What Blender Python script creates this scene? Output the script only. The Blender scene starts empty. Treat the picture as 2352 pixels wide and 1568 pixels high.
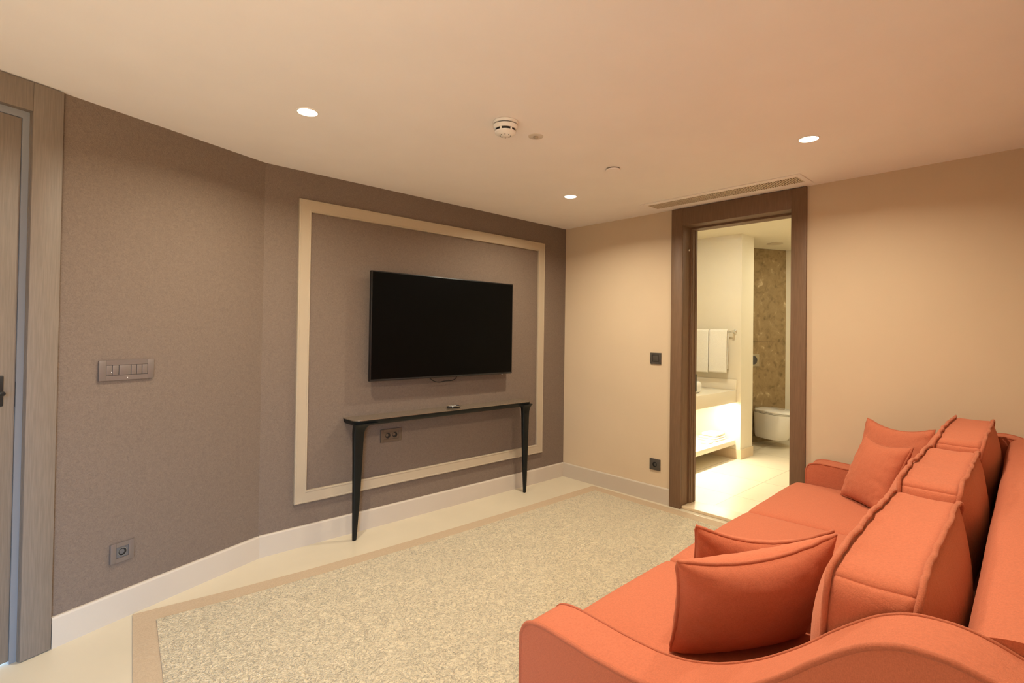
import bpy, bmesh, math, random
from mathutils import Vector, Matrix, noise
random.seed(7)
sc = bpy.context.scene
C = sc.collection

# ------------------------------------------------------------------ camera
F = Vector((0.68297254, 0.73033879, 0.01239968)); RR = Vector((0.7302048, -0.68308491, 0.01399847))
UU = RR.cross(F).normalized(); RR = F.cross(UU).normalized()
cam_d = bpy.data.cameras.new('camera'); cam = bpy.data.objects.new('camera', cam_d); C.objects.link(cam)
cam_d.sensor_width = 36.0; cam_d.lens = 1187.88 / 2352 * 36.0
cam_d.shift_y = -35.27 / 2352
cam_d.clip_start = 0.02
M = Matrix((( RR.x, UU.x, -F.x), (RR.y, UU.y, -F.y), (RR.z, UU.z, -F.z))).to_4x4()
M.translation = Vector((-3.749, -3.2688, 1.3554)); cam.matrix_world = M
sc.camera = cam
# ------------------------------------------------------------------ view
sc.view_settings.view_transform = 'Standard'; sc.view_settings.look = 'None'
sc.view_settings.exposure = 0.10; sc.view_settings.gamma = 1.0
sc.view_settings.use_curve_mapping = False
# ------------------------------------------------------------------ world: cool daylight outside the window
w = bpy.data.worlds.new('world'); sc.world = w; w.use_nodes = True
_nt = w.node_tree; _tc = _nt.nodes.new('ShaderNodeTexCoord'); _sx = _nt.nodes.new('ShaderNodeSeparateXYZ')
_rp = _nt.nodes.new('ShaderNodeValToRGB'); _ad = _nt.nodes.new('ShaderNodeMath'); _ad.operation = 'MULTIPLY_ADD'
_ad.inputs[1].default_value = 0.5; _ad.inputs[2].default_value = 0.5
_rp.color_ramp.elements[0].position = 0.49; _rp.color_ramp.elements[0].color = (0.42, 0.315, 0.205, 1)   # warm glow added below the horizon to brighten the ceiling
_rp.color_ramp.elements[1].position = 0.51; _rp.color_ramp.elements[1].color = (0.42, 0.66, 1.0, 1)    # open sky
_nt.links.new(_tc.outputs['Generated'], _sx.inputs[0]); _nt.links.new(_sx.outputs['Z'], _ad.inputs[0])
_nt.links.new(_ad.outputs[0], _rp.inputs[0]); _nt.links.new(_rp.outputs[0], _nt.nodes['Background'].inputs[0])
_nt.nodes['Background'].inputs[1].default_value = 34.0
WARM = (1.0, 0.89, 0.69)
P_SPOT = 18.0      # watts of each ceiling downlight

# ------------------------------------------------------------------ materials
def srgb(r, g, b):
    f = lambda c: (c/255/12.92) if c/255 <= 0.04045 else ((c/255+0.055)/1.055)**2.4
    return (f(r), f(g), f(b), 1)
def mat(name, col, rough=0.6, metal=0.0, spec=0.5, sheen=0.0, coat=0.0):
    m = bpy.data.materials.new(name); m.use_nodes = True
    b = m.node_tree.nodes['Principled BSDF']
    b.inputs['Base Color'].default_value = col; b.inputs['Roughness'].default_value = rough
    b.inputs['Metallic'].default_value = metal; b.inputs['Specular IOR Level'].default_value = spec
    b.inputs['Sheen Weight'].default_value = sheen; b.inputs['Coat Weight'].default_value = coat
    return m
def nd(m, t, **kw):
    n = m.node_tree.nodes.new(t)
    for k, v in kw.items(): setattr(n, k, v)
    return n
def lk(m, a, b): m.node_tree.links.new(a, b)
def bsdf(m): return m.node_tree.nodes['Principled BSDF']
def coords(m, scale=(1, 1, 1)):
    tc = nd(m, 'ShaderNodeTexCoord'); mp = nd(m, 'ShaderNodeMapping')
    mp.inputs['Scale'].default_value = scale
    lk(m, tc.outputs['Object'], mp.inputs['Vector']); return mp.outputs['Vector']
def noise_tex(m, vec, scale, detail=3, dist=0.0, rough=0.5):
    n = nd(m, 'ShaderNodeTexNoise'); n.inputs['Scale'].default_value = scale
    n.inputs['Detail'].default_value = detail; n.inputs['Distortion'].default_value = dist
    n.inputs['Roughness'].default_value = rough
    lk(m, vec, n.inputs['Vector']); return n.outputs['Fac']
def ramp(m, fac, stops):
    r = nd(m, 'ShaderNodeValToRGB'); e = r.color_ramp.elements
    while len(e) < len(stops): e.new(0.5)
    for el, (p, c) in zip(e, stops): el.position = p; el.color = c
    lk(m, fac, r.inputs['Fac']); return r.outputs['Color']
def bump(m, h, strength, dist, normal=None):
    b = nd(m, 'ShaderNodeBump'); b.inputs['Strength'].default_value = strength
    b.inputs['Distance'].default_value = dist; lk(m, h, b.inputs['Height'])
    if normal: lk(m, normal, b.inputs['Normal'])
    return b.outputs['Normal']
def scale_col(c, k): return (min(c[0]*k, 1), min(c[1]*k, 1), min(c[2]*k, 1), 1)
def tinted(m, fac, col, lo, hi, p0=0.3, p1=0.7):
    lk(m, ramp(m, fac, [(p0, scale_col(col, lo)), (p1, scale_col(col, hi))]), bsdf(m).inputs['Base Color'])

def m_paint(name, col, rough=0.75):
    m = mat(name, col, rough, spec=0.25); v = coords(m)
    tinted(m, noise_tex(m, v, 3.0, 4), col, 0.985, 1.015)
    lk(m, bump(m, noise_tex(m, v, 220, 2), 0.06, 0.002), bsdf(m).inputs['Normal']); return m
PAINT = m_paint('cream_wall_paint', srgb(208, 187, 158))
CEIL = m_paint("ceiling_paint", srgb(246, 240, 234))
BATHPAINT = m_paint('bathroom_cream_paint', srgb(232, 222, 200))
PAPERCOL = srgb(118, 102, 89)
def m_paper():
    m = mat('taupe_wallpaper', PAPERCOL, 0.7, spec=0.3); v = coords(m)
    a = noise_tex(m, v, 95, 2, 1.6); b = noise_tex(m, v, 260, 2, 0.6)
    mx = nd(m, 'ShaderNodeMath', operation='MULTIPLY_ADD'); mx.inputs[1].default_value = 0.6
    lk(m, b, mx.inputs[0]); lk(m, a, mx.inputs[2])
    tinted(m, mx.outputs[0], PAPERCOL, 0.86, 1.14, 0.55, 1.05)
    lk(m, bump(m, mx.outputs[0], 0.55, 0.004), bsdf(m).inputs['Normal']); return m
PAPER = m_paper()
def m_floor(name, col, rough):
    m = mat(name, col, rough, spec=0.4); v = coords(m)
    tinted(m, noise_tex(m, v, 2.2, 5, 0.4), col, 0.95, 1.04)
    return m
FLOORC = srgb(208, 196, 172)
FLOOR = m_floor('cream_marble_floor', FLOORC, 0.32)
def m_bathfloor():
    m = mat('bathroom_tiles', srgb(226, 214, 190), 0.35, spec=0.4); v = coords(m)
    br = nd(m, 'ShaderNodeTexBrick'); br.offset = 0.0; br.squash = 1.0
    br.inputs['Color1'].default_value = srgb(228, 216, 192); br.inputs['Color2'].default_value = srgb(222, 209, 184)
    br.inputs['Mortar'].default_value = srgb(176, 160, 134)
    br.inputs['Scale'].default_value = 1.0; br.inputs['Mortar Size'].default_value = 0.003
    br.inputs['Brick Width'].default_value = 0.6; br.inputs['Row Height'].default_value = 0.6
    mp = v.node; mp.inputs['Location'].default_value = (-0.05, 1.36 - 0.6, 0)
    lk(m, v, br.inputs['Vector']); lk(m, br.outputs['Color'], bsdf(m).inputs['Base Color']); return m
BFLOOR = m_bathfloor()
TRIMC = m_paint('cream_lacquer', srgb(176, 160, 137), 0.45)
BASEC = m_paint('pale_skirting_paint', srgb(196, 183, 166), 0.4)
def m_wood(name, col, zstretch=0.04, lo=0.88, hi=1.08):
    m = mat(name, col, 0.5, spec=0.35); v = coords(m, (1, 1, zstretch))
    a = noise_tex(m, v, 240, 3, 0.0)
    tinted(m, a, col, lo, hi, 0.35, 0.68)
    lk(m, bump(m, a, 0.08, 0.0008), bsdf(m).inputs['Normal']); return m
WOOD = m_wood('oak_veneer_daylit', srgb(126, 113, 100))  # same oak as the bathroom casing, daylight grey put into the colour
WOOD2 = m_wood('oak_veneer_warmlit', srgb(122, 95, 72))  # the oak again, in its warm-lit tone
SEAL = mat('grey_rubber_seal', srgb(128, 128, 130), 0.6)
BLACKM = mat('black_matt_metal', srgb(30, 30, 32), 0.4)
CORAL = srgb(190, 107, 78)
def m_fabric(name, col, k=1.0):
    m = mat(name, scale_col(col, k), 0.85, spec=0.2, sheen=0.25); v = coords(m)
    bsdf(m).inputs['Sheen Roughness'].default_value = 0.5
    bsdf(m).inputs['Sheen Tint'].default_value = srgb(255, 190, 160)
    a = noise_tex(m, v, 420, 3, 0.2, 0.7); v2 = coords(m, (1, 1, 6)); b = noise_tex(m, v2, 160, 2)
    v3 = coords(m, (6, 6, 1)); c = noise_tex(m, v3, 160, 2)
    s = nd(m, 'ShaderNodeMath', operation='ADD'); lk(m, b, s.inputs[0]); lk(m, c, s.inputs[1])
    s2 = nd(m, 'ShaderNodeMath', operation='ADD'); lk(m, s.outputs[0], s2.inputs[0]); lk(m, a, s2.inputs[1])
    tinted(m, s2.outputs[0], scale_col(col, k), 0.90, 1.09, 1.2 / 1.0 * 0.5 + 0.5 - 0.0 if False else 0.0, 1.0)
    s3 = nd(m, 'ShaderNodeMath', operation='MULTIPLY'); s3.inputs[1].default_value = 0.3333
    lk(m, s2.outputs[0], s3.inputs[0])
    tinted(m, s3.outputs[0], scale_col(col, k), 0.88, 1.10, 0.40, 0.60)
    big = noise_tex(m, v, 9, 3, 0.5)
    n1 = bump(m, noise_tex(m, v, 16, 5, 1.5, 0.6), 0.22, 0.012, bump(m, big, 0.15, 0.02))
    lk(m, bump(m, s2.outputs[0], 0.35, 0.0012, n1), bsdf(m).inputs['Normal']); return m
CLOTH = m_fabric('coral_linen', CORAL)
PIPE = m_fabric('coral_piping', CORAL, 0.86)
def m_rug():
    col = srgb(208, 192, 160)
    m = mat('looped_sand_pile', col, 0.95, spec=0.1, sheen=0.3); v = coords(m)
    a = noise_tex(m, v, 42, 2, 2.6, 0.55); b = noise_tex(m, v, 110, 2, 1.0)
    s = nd(m, 'ShaderNodeMath', operation='MULTIPLY_ADD'); s.inputs[1].default_value = 0.45
    lk(m, b, s.inputs[0]); lk(m, a, s.inputs[2])
    tinted(m, s.outputs[0], col, 0.74, 1.16, 0.56, 0.74)
    lk(m, bump(m, s.outputs[0], 1.0, 0.02), bsdf(m).inputs['Normal']); return m
RUG = m_rug()
RUGB = m_fabric('rug_binding_tape', srgb(184, 165, 138))
BLACKL = mat('black_lacquered_wood', srgb(14, 18, 18), 0.4, spec=0.3)
GLASSTOP = mat('glossy_top_reflection_tint', srgb(110, 96, 80), 0.14, spec=0.9)  # base colour lightened to carry the brown reflection of the wall
SCREEN = mat('tv_screen', srgb(5, 5, 5), 0.35, spec=0.08)
BEZEL = mat('tv_black_plastic', srgb(10, 10, 11), 0.4)
CHROME = mat('chrome', srgb(225, 225, 225), 0.12, metal=1)
SILVER = mat('silver_plastic', srgb(170, 170, 168), 0.3, metal=0.6)
PLATE = mat('taupe_metal_plate', srgb(128, 118, 112), 0.38, metal=0.45)
PLATED = mat('bronze_plate', srgb(104, 90, 76), 0.42, metal=0.3)
DARKP = mat('dark_grey_plate', srgb(74, 68, 62), 0.4)
DARKG = mat('grey_socket_plastic', srgb(92, 90, 90), 0.45)
HOLE = mat('dark_recess', srgb(14, 12, 11), 0.7)
WHITEP = mat('white_plastic', srgb(240, 236, 228), 0.4)
PORC = mat('white_porcelain', srgb(238, 234, 226), 0.12, spec=0.6, coat=0.4)
TOWEL = m_fabric('white_terry', srgb(244, 240, 228))
QUARTZ = mat('white_quartz', srgb(238, 228, 208), 0.3)
MARBLE = m_floor('threshold_marble', srgb(222, 200, 168), 0.3)
def m_stone():
    m = mat('brown_breccia_tile', srgb(150, 122, 84), 0.3, spec=0.4); v = coords(m)
    vo = nd(m, 'ShaderNodeTexVoronoi'); vo.inputs['Scale'].default_value = 11; vo.inputs['Randomness'].default_value = 1
    dv = noise_tex(m, v, 9, 4, 0.8, 0.6)
    lk(m, v, vo.inputs['Vector'])
    c1 = ramp(m, dv, [(0.28, srgb(118, 98, 64)), (0.46, srgb(146, 122, 86)), (0.62, srgb(156, 132, 96)), (0.74, srgb(200, 178, 142))])
    c2 = ramp(m, vo.outputs['Distance'], [(0.12, srgb(120, 96, 62)), (0.3, srgb(255, 255, 255))])
    mx = nd(m, 'ShaderNodeMix', data_type='RGBA', blend_type='MULTIPLY'); mx.inputs[0].default_value = 0.35
    lk(m, c1, mx.inputs[6]); lk(m, c2, mx.inputs[7])
    br = nd(m, 'ShaderNodeTexBrick'); br.offset = 0; br.inputs['Scale'].default_value = 1
    br.inputs['Brick Width'].default_value = 6.0; br.inputs['Row Height'].default_value = 1.2
    br.inputs['Mortar Size'].default_value = 0.003
    br.inputs['Color1'].default_value = (1, 1, 1, 1); br.inputs['Color2'].default_value = (1, 1, 1, 1)
    br.inputs['Mortar'].default_value = (0.35, 0.3, 0.25, 1)
    sx = nd(m, 'ShaderNodeSeparateXYZ'); lk(m, v, sx.inputs[0]); cb = nd(m, 'ShaderNodeCombineXYZ')
    ad = nd(m, 'ShaderNodeMath', operation='ADD'); ad.inputs[1].default_value = 1.12
    lk(m, sx.outputs['Z'], ad.inputs[0]); lk(m, sx.outputs['X'], cb.inputs['X']); lk(m, ad.outputs[0], cb.inputs['Y'])
    lk(m, cb.outputs[0], br.inputs['Vector'])
    m2 = nd(m, 'ShaderNodeMix', data_type='RGBA', blend_type='MULTIPLY'); m2.inputs[0].default_value = 1
    lk(m, mx.outputs[2], m2.inputs[6]); lk(m, br.outputs['Color'], m2.inputs[7])
    lk(m, m2.outputs[2], bsdf(m).inputs['Base Color']); return m
STONE = m_stone()
def m_emit(name, col, s):
    m = bpy.data.materials.new(name); m.use_nodes = True; nt = m.node_tree
    nt.nodes.remove(nt.nodes['Principled BSDF']); e = nt.nodes.new('ShaderNodeEmission')
    e.inputs[0].default_value = (*col, 1); e.inputs[1].default_value = s
    nt.links.new(e.outputs[0], nt.nodes['Material Output'].inputs[0]); return m
LENS = m_emit('lit_downlight_lens', (1.0, 0.88, 0.68), 12)
LEDM = m_emit('led_strip_glow', (1.0, 0.86, 0.58), 30)
def m_glass():
    m = bpy.data.materials.new('window_glass'); m.use_nodes = True; nt = m.node_tree
    nt.nodes.remove(nt.nodes['Principled BSDF'])
    t = nt.nodes.new('ShaderNodeBsdfTransparent'); g = nt.nodes.new('ShaderNodeBsdfGlossy'); g.inputs['Roughness'].default_value = 0.02
    x = nt.nodes.new('ShaderNodeMixShader'); x.inputs[0].default_value = 0.06
    nt.links.new(t.outputs[0], x.inputs[1]); nt.links.new(g.outputs[0], x.inputs[2])
    nt.links.new(x.outputs[0], nt.nodes['Material Output'].inputs[0]); return m
GLASS = m_glass()

# ------------------------------------------------------------------ object helpers
def link_mesh(name, bm, m, parent=None, smooth=False, angle=35):
    bmesh.ops.recalc_face_normals(bm, faces=bm.faces)
    me = bpy.data.meshes.new(name); bm.to_mesh(me); bm.free()
    if smooth:
        me.shade_smooth()
        if angle: me.set_sharp_from_angle(angle=math.radians(angle))
    for q in (m if isinstance(m, (list, tuple)) else [m]): me.materials.append(q)
    o = bpy.data.objects.new(name, me); C.objects.link(o)
    if parent:
        o.parent = parent
    return o
def obj(name, bm, m, parent=None, smooth=False, angle=35):
    """bm is in the parent's local frame"""
    return link_mesh(name, bm, m, parent, smooth, angle)
def thing(name, label, cat, loc=(0, 0, 0), rotz=0, group=None):
    o = bpy.data.objects.new(name, None); C.objects.link(o); o.empty_display_size = 0.05
    o.location = loc; o.rotation_euler = (0, 0, rotz); o['label'] = label; o['category'] = cat
    if group: o['group'] = group
    return o
def tag(o, label, cat, group=None):
    o['label'] = label; o['category'] = cat
    if group: o['group'] = group
    return o
def struct(name, bm, m, parent=None, smooth=False):
    o = link_mesh(name, bm, m, parent, smooth)
    if not parent: o['kind'] = 'structure'
    return o
def struct_root(name, loc=(0, 0, 0), rotz=0):
    o = bpy.data.objects.new(name, None); C.objects.link(o); o.location = loc; o.rotation_euler = (0, 0, rotz)
    o.empty_display_size = 0.05; o['kind'] = 'structure'; return o
def rebase(o, loc):
    """move a top-level mesh's origin to loc without moving the mesh"""
    loc = Vector(loc); o.data.transform(Matrix.Translation(-loc)); o.location = loc; return o
def box(bm, x0, x1, y0, y1, z0, z1, bev=0, seg=2):
    r = bmesh.ops.create_cube(bm, size=1.0); vs = r['verts']
    for v in vs:
        v.co = Vector((x0 if v.co.x < 0 else x1, y0 if v.co.y < 0 else y1, z0 if v.co.z < 0 else z1))
    if bev:
        es = list({e for v in vs for e in v.link_edges})
        bmesh.ops.bevel(bm, geom=es, offset=bev, segments=seg, affect='EDGES', profile=0.5)
    return bm
def NB(): return bmesh.new()
def bx(*a, **k): return box(NB(), *a, **k)
def lathe(bm, prof, seg=40, axis='Z', origin=(0, 0, 0)):
    rings = []
    for r, z in prof:
        ring = []
        for i in range(seg):
            a = 2*math.pi*i/seg; x, y = r*math.cos(a), r*math.sin(a)
            p = {'Z': (x, y, z), 'Y': (x, z, y), 'X': (z, x, y)}[axis]
            ring.append(bm.verts.new(Vector(p) + Vector(origin)))
        rings.append(ring)
    for a, b in zip(rings, rings[1:]):
        for i in range(seg):
            j = (i+1) % seg; bm.faces.new((a[i], a[j], b[j], b[i]))
    bm.faces.new(rings[0]); bm.faces.new(rings[-1]); return bm
def tube(bm, pts, r, seg=8, closed=False):
    pts = [Vector(p) for p in pts]; n = len(pts); rings = []; up = None
    for i, p in enumerate(pts):
        a = pts[(i-1) % n] if (closed or i > 0) else p; b = pts[(i+1) % n] if (closed or i < n-1) else p
        t = (b-a).normalized()
        if up is None:
            up = Vector((0, 0, 1)) if abs(t.z) < 0.9 else Vector((1, 0, 0))
        s = t.cross(up)
        if s.length < 1e-6: s = t.orthogonal()
        s.normalize(); up = s.cross(t).normalized()
        rings.append([bm.verts.new(p + s*(r*math.cos(2*math.pi*k/seg)) + up*(r*math.sin(2*math.pi*k/seg))) for k in range(seg)])
    m = n if closed else n-1
    for i in range(m):
        a, b = rings[i], rings[(i+1) % n]
        if closed and i == n-1:      # best rotational match
            off = min(range(seg), key=lambda o: (a[0].co-b[o].co).length)
            b = b[off:]+b[:off]
        for k in range(seg):
            j = (k+1) % seg; bm.faces.new((a[k], a[j], b[j], b[k]))
    if not closed: bm.faces.new(rings[0]); bm.faces.new(rings[-1])
    return bm
def catmull(pts, n=6):
    out = []; P = [pts[0]] + list(pts) + [pts[-1]]
    for i in range(1, len(P)-2):
        p0, p1, p2, p3 = [Vector(P[k]) for k in (i-1, i, i+1, i+2)]
        for k in range(n):
            t = k/n; out.append(0.5*((2*p1)+(-p0+p2)*t+(2*p0-5*p1+4*p2-p3)*t*t+(-p0+3*p1-3*p2+p3)*t**3))
    out.append(Vector(P[-2])); return out
def softbox(size, r, cuts=14, deform=None):
    bm = NB(); bmesh.ops.create_cube(bm, size=1.0)
    bmesh.ops.subdivide_edges(bm, edges=bm.edges[:], cuts=cuts, use_grid_fill=True)
    h = Vector(size)/2
    for v in bm.verts:
        p = Vector([math.sin(math.pi*c)/2 for c in v.co]); q = Vector((p.x*size[0], p.y*size[1], p.z*size[2]))
        inn = Vector([max(-(h[k]-r), min(h[k]-r, q[k])) for k in range(3)]); d = q-inn
        if d.length > 1e-9: q = inn + d.normalized()*r
        v.co = deform(q) if deform else q
    return bm
def xform(bm, mtx): bmesh.ops.transform(bm, matrix=mtx, verts=bm.verts); return bm

H = 2.35
ANG = 0.3605; BX = -2.73
WD = Vector((-math.cos(ANG), -math.sin(ANG), 0)); WN = Vector((math.sin(ANG), -math.cos(ANG), 0))
# ------------------------------------------------------------------ room shell
pl = Vector((BX, 0, 0)) + WD*2.32        # far end of the angled wall
XW = pl.x; YW = pl.y; YB = -3.42
bm = NB(); bm.faces.new([bm.verts.new(p) for p in ((0.2, 0.2, 0), (BX-0.1, 0.2, 0), (XW-0.2, YW+0.2, 0), (XW-0.2, YB-0.2, 0), (0.2, YB-0.2, 0))])
r = bmesh.ops.extrude_face_region(bm, geom=bm.faces[:])
bmesh.ops.translate(bm, verts=[e for e in r['geom'] if isinstance(e, bmesh.types.BMVert)], vec=(0, 0, -0.1))
struct('floor', bm, FLOOR)
bm = NB(); bm.faces.new([bm.verts.new(p) for p in ((0.15, 0.2, H), (BX-0.1, 0.2, H), (XW-0.2, YW+0.2, H), (XW-0.2, YB-0.2, H), (0.15, YB-0.2, H))])
r = bmesh.ops.extrude_face_region(bm, geom=bm.faces[:])
bmesh.ops.translate(bm, verts=[e for e in r['geom'] if isinstance(e, bmesh.types.BMVert)], vec=(0, 0, 0.12))
struct('ceiling', bm, CEIL)
struct('wall_back', bx(BX, 0.0, 0, 0.2, 0, H), PAPER)
# right wall with the bathroom doorway
DY0, DY1, DZ = -1.213, -2.022, 2.222
bm = NB(); box(bm, 0, 0.2, DY0, 0.2, 0, H); box(bm, 0, 0.2, YB-0.2, DY1, 0, H); box(bm, 0, 0.2, DY1, DY0, DZ, H)
struct('wall_right', bm, PAINT)
# angled left wall with its door opening, local frame: +x along the wall away from the bend, +y into the room
LW = struct_root('wall_left', (BX, 0, 0)); 
lang = math.atan2(WD.y, WD.x)            # local x = WD ; local y = ?
def LWM(): return Matrix.Translation((BX, 0, 0)) @ Matrix(((WD.x, WN.x, 0, 0), (WD.y, WN.y, 0, 0), (0, 0, 1, 0), (0, 0, 0, 1)))
bpy.data.objects.remove(LW)
S0, S1, SZ = 1.090, 1.960, 2.238
bm = NB(); box(bm, -0.05, S0, -0.2, 0, 0, H); box(bm, S1, 2.4, -0.2, 0, 0, H); box(bm, S0, S1, -0.2, 0, SZ, H)
struct('wall_left', xform(bm, LWM()), PAPER)
# window wall behind the camera, glazed opening at its far left
WX0, WX1, WZ0, WZ1, WT = -4.84, -4.02, 0.06, 2.14, 0.45
bm = NB(); box(bm, WX1, 0.2, YB-WT, YB, 0, H); box(bm, XW-0.2, WX0, YB-WT, YB, 0, H)
box(bm, WX0, WX1, YB-WT, YB, 0, WZ0); box(bm, WX0, WX1, YB-WT, YB, WZ1, H)
struct('wall_front', bm, PAINT)
struct('wall_side', bx(XW-0.2, XW, YB, YW+0.2, 0, H), PAINT)
win = struct_root('window_1', ((WX0+WX1)/2, YB-WT+0.06, WZ0)); hw = (WX1-WX0)/2; wh = WZ1-WZ0
bm = NB(); f = 0.045
box(bm, -hw, hw, -0.03, 0.03, 0, f); box(bm, -hw, hw, -0.03, 0.03, wh-f, wh)
for x in (-hw, hw-f): box(bm, x, x+f, -0.03, 0.03, f, wh-f)
obj('window_frame', bm, WHITEP, win)
obj('pane', bx(-hw+f, hw-f, -0.004, 0.004, f, wh-f), GLASS, win)
ld = bpy.data.lights.new('sky_portal', 'AREA'); ld.shape = 'RECTANGLE'; ld.size = 0.8; ld.size_y = 2.06; ld.cycles.is_portal = True
lo = bpy.data.objects.new('sky_portal', ld); C.objects.link(lo); lo.location = ((WX0+WX1)/2, YB-WT+0.10, (WZ0+WZ1)/2)
lo.rotation_euler = (math.pi/2, 0, 0)

# baseboards
BH, BT = 0.129, 0.016
def base_seg(name, p0, p1, n):
    p0, p1, n = Vector(p0), Vector(p1), Vector(n).normalized()
    prof = [(0, 0), (BT, 0), (BT, BH-0.008), (BT-0.003, BH-0.002), (BT-0.006, BH), (0, BH)]
    bm = NB(); A = [bm.verts.new(p0 + n*a + Vector((0, 0, b))) for a, b in prof]; B = [bm.verts.new(p1 + n*a + Vector((0, 0, b))) for a, b in prof]
    for i in range(len(prof)):
        j = (i+1) % len(prof); bm.faces.new((A[i], A[j], B[j], B[i]))
    bm.faces.new(A); bm.faces.new(B); return struct(name, bm, BASEC)
base_seg('baseboard_back', (BX-0.004, 0, 0), (0, 0, 0), (0, -1, 0))
base_seg('baseboard_left', Vector((BX, 0, 0)), Vector((BX, 0, 0)) + WD*0.992, WN)
base_seg('baseboard_right', (0, 0, 0), (0, -1.128, 0), (-1, 0, 0))
base_seg('baseboard_corner', (0, -2.106, 0), (0, YB, 0), (-1, 0, 0))
base_seg('baseboard_front', (0, YB, 0), (XW, YB, 0), (0, 1, 0))
base_seg('baseboard_side', (XW, YB, 0), (XW, YW, 0), (1, 0, 0))

# ------------------------------------------------------------------ bathroom doorway (door_1)
d1 = struct_root('door_1', (0, (DY0+DY1)/2, 0)); yc = (DY0+DY1)/2
YI0, YI1, ZI = -1.223, -2.012, 2.211       # clear opening
YO0, YO1, ZO = -1.128, -2.106, 2.346
def dbx(name, *a, m=WOOD2, bev=0.002):
    b = bx(*a, bev=bev); xform(b, Matrix.Translation((0, -yc, 0))); return obj(name, b, m, d1, True)
dbx('casing_side', -0.022, -0.0005, YI0, YO0, 0.0, ZO); dbx('casing_side', -0.022, -0.0005, YO1, YI1, 0.0, ZO)
dbx('casing_head', -0.0215, -0.0005, YI1, YI0, ZI, ZO)
bm = NB()
for (ya, yb, s) in ((YI0, DY0, 1), (DY1, YI1, -1)):
    box(bm, 0.0, 0.2, ya, yb, 0.0, ZI)
box(bm, 0.0, 0.2, YI1, YI0, ZI, DZ)
box(bm, 0.100, 0.2, YI0-0.012, YI0, 0.0, ZI); box(bm, 0.100, 0.2, YI1, YI1+0.012, 0.0, ZI); box(bm, 0.100, 0.2, YI1+0.012, YI0-0.012, ZI-0.014, ZI)
xform(bm, Matrix.Translation((0, -yc, 0))); obj('jamb', bm, WOOD2, d1)
bm = NB(); box(bm, 0.118, 0.128, YI0-0.016, YI0-0.012, 0.0, ZI-0.014); box(bm, 0.160, 0.172, YI0-0.017, YI0-0.012, 0.0, ZI-0.014)
box(bm, 0.118, 0.128, YI1+0.012, YI1+0.016, 0.0, ZI-0.014)
xform(bm, Matrix.Translation((0, -yc, 0))); obj('jamb_bead', bm, WOOD2, d1)
bm = NB(); box(bm, 0.176, 0.199, YI0-0.016, YI0-0.012, 0.90, 1.04, bev=0.001); xform(bm, Matrix.Translation((0, -yc, 0)))
obj('strike_plate', bm, BLACKM, d1)
bm = NB(); lathe(bm, [(0.010, 0), (0.010, -0.006), (0.006, -0.010)], 16, 'Y', (0.075, YI0-yc, 2.03)); obj('door_stop', bm, CHROME, d1, True)
bm = NB(); box(bm, 0.002, 0.20, YI1, YI0, 0.0005, 0.022, bev=0.003)
struct('trim_1', bm, MARBLE)

# ------------------------------------------------------------------ left door (door_2), in the angled wall's frame
d2 = struct_root('door_2'); d2.matrix_world = LWM() @ Matrix.Translation((1.525, 0, 0))
def lbx(name, a, b, c, d, e, f, m=WOOD, bev=0.002):
    q = bx(a, b, c, d, e, f, bev=bev); xform(q, Matrix.Translation((-1.525, 0, 0))); return obj(name, q, m, d2, True)
lbx('casing_side', 0.996, 1.097, 0.0005, 0.020, 0.004, 2.345); lbx('casing_side', 1.953, 2.054, 0.0005, 0.020, 0.004, 2.345)
lbx('casing_head', 1.0975, 1.9525, 0.0005, 0.0195, 2.226, 2.345)
bm = NB(); box(bm, 1.0905, 1.097, -0.2, 0, 0, 2.231); box(bm, 1.953, 1.9595, -0.2, 0, 0, 2.231); box(bm, 1.0905, 1.9595, -0.2, 0, 2.226, 2.2375)
xform(bm, Matrix.Translation((-1.525, 0, 0))); obj('jamb', bm, WOOD, d2)
bm = NB(); box(bm, 1.0972, 1.119, -0.06, -0.010, 0.0, 2.2255); box(bm, 1.931, 1.9528, -0.06, -0.010, 0.0, 2.2255); box(bm, 1.119, 1.931, -0.06, -0.010, 2.197, 2.2255)
xform(bm, Matrix.Translation((-1.525, 0, 0))); obj('door_seal', bm, SEAL, d2)
lbx('door_leaf', 1.1205, 1.9295, -0.058, -0.014, 0.012, 2.195, WOOD, 0.0015)
# handle on the leaf
bm = NB(); box(bm, 1.158, 1.200, -0.013, -0.004, 1.035, 1.157, bev=0.0042)
xform(bm, Matrix.Translation((-1.525, 0, 0))); hd = obj('door_handle', bm, BLACKM, d2, True)
bm = NB(); tube(bm, [(1.178, -0.004, 1.09), (1.178, 0.045, 1.09), (1.188, 0.052, 1.09), (1.31, 0.052, 1.09)], 0.009, 12)
xform(bm, Matrix.Translation((-1.525, 0, 0))); obj('lever', bm, BLACKM, hd, True)
bm = NB(); box(bm, 1.1195, 1.1209, -0.030, -0.0135, 1.03, 1.13); xform(bm, Matrix.Translation((-1.525, 0, 0))); obj('latch_plate', bm, BLACKM, d2)

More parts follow.
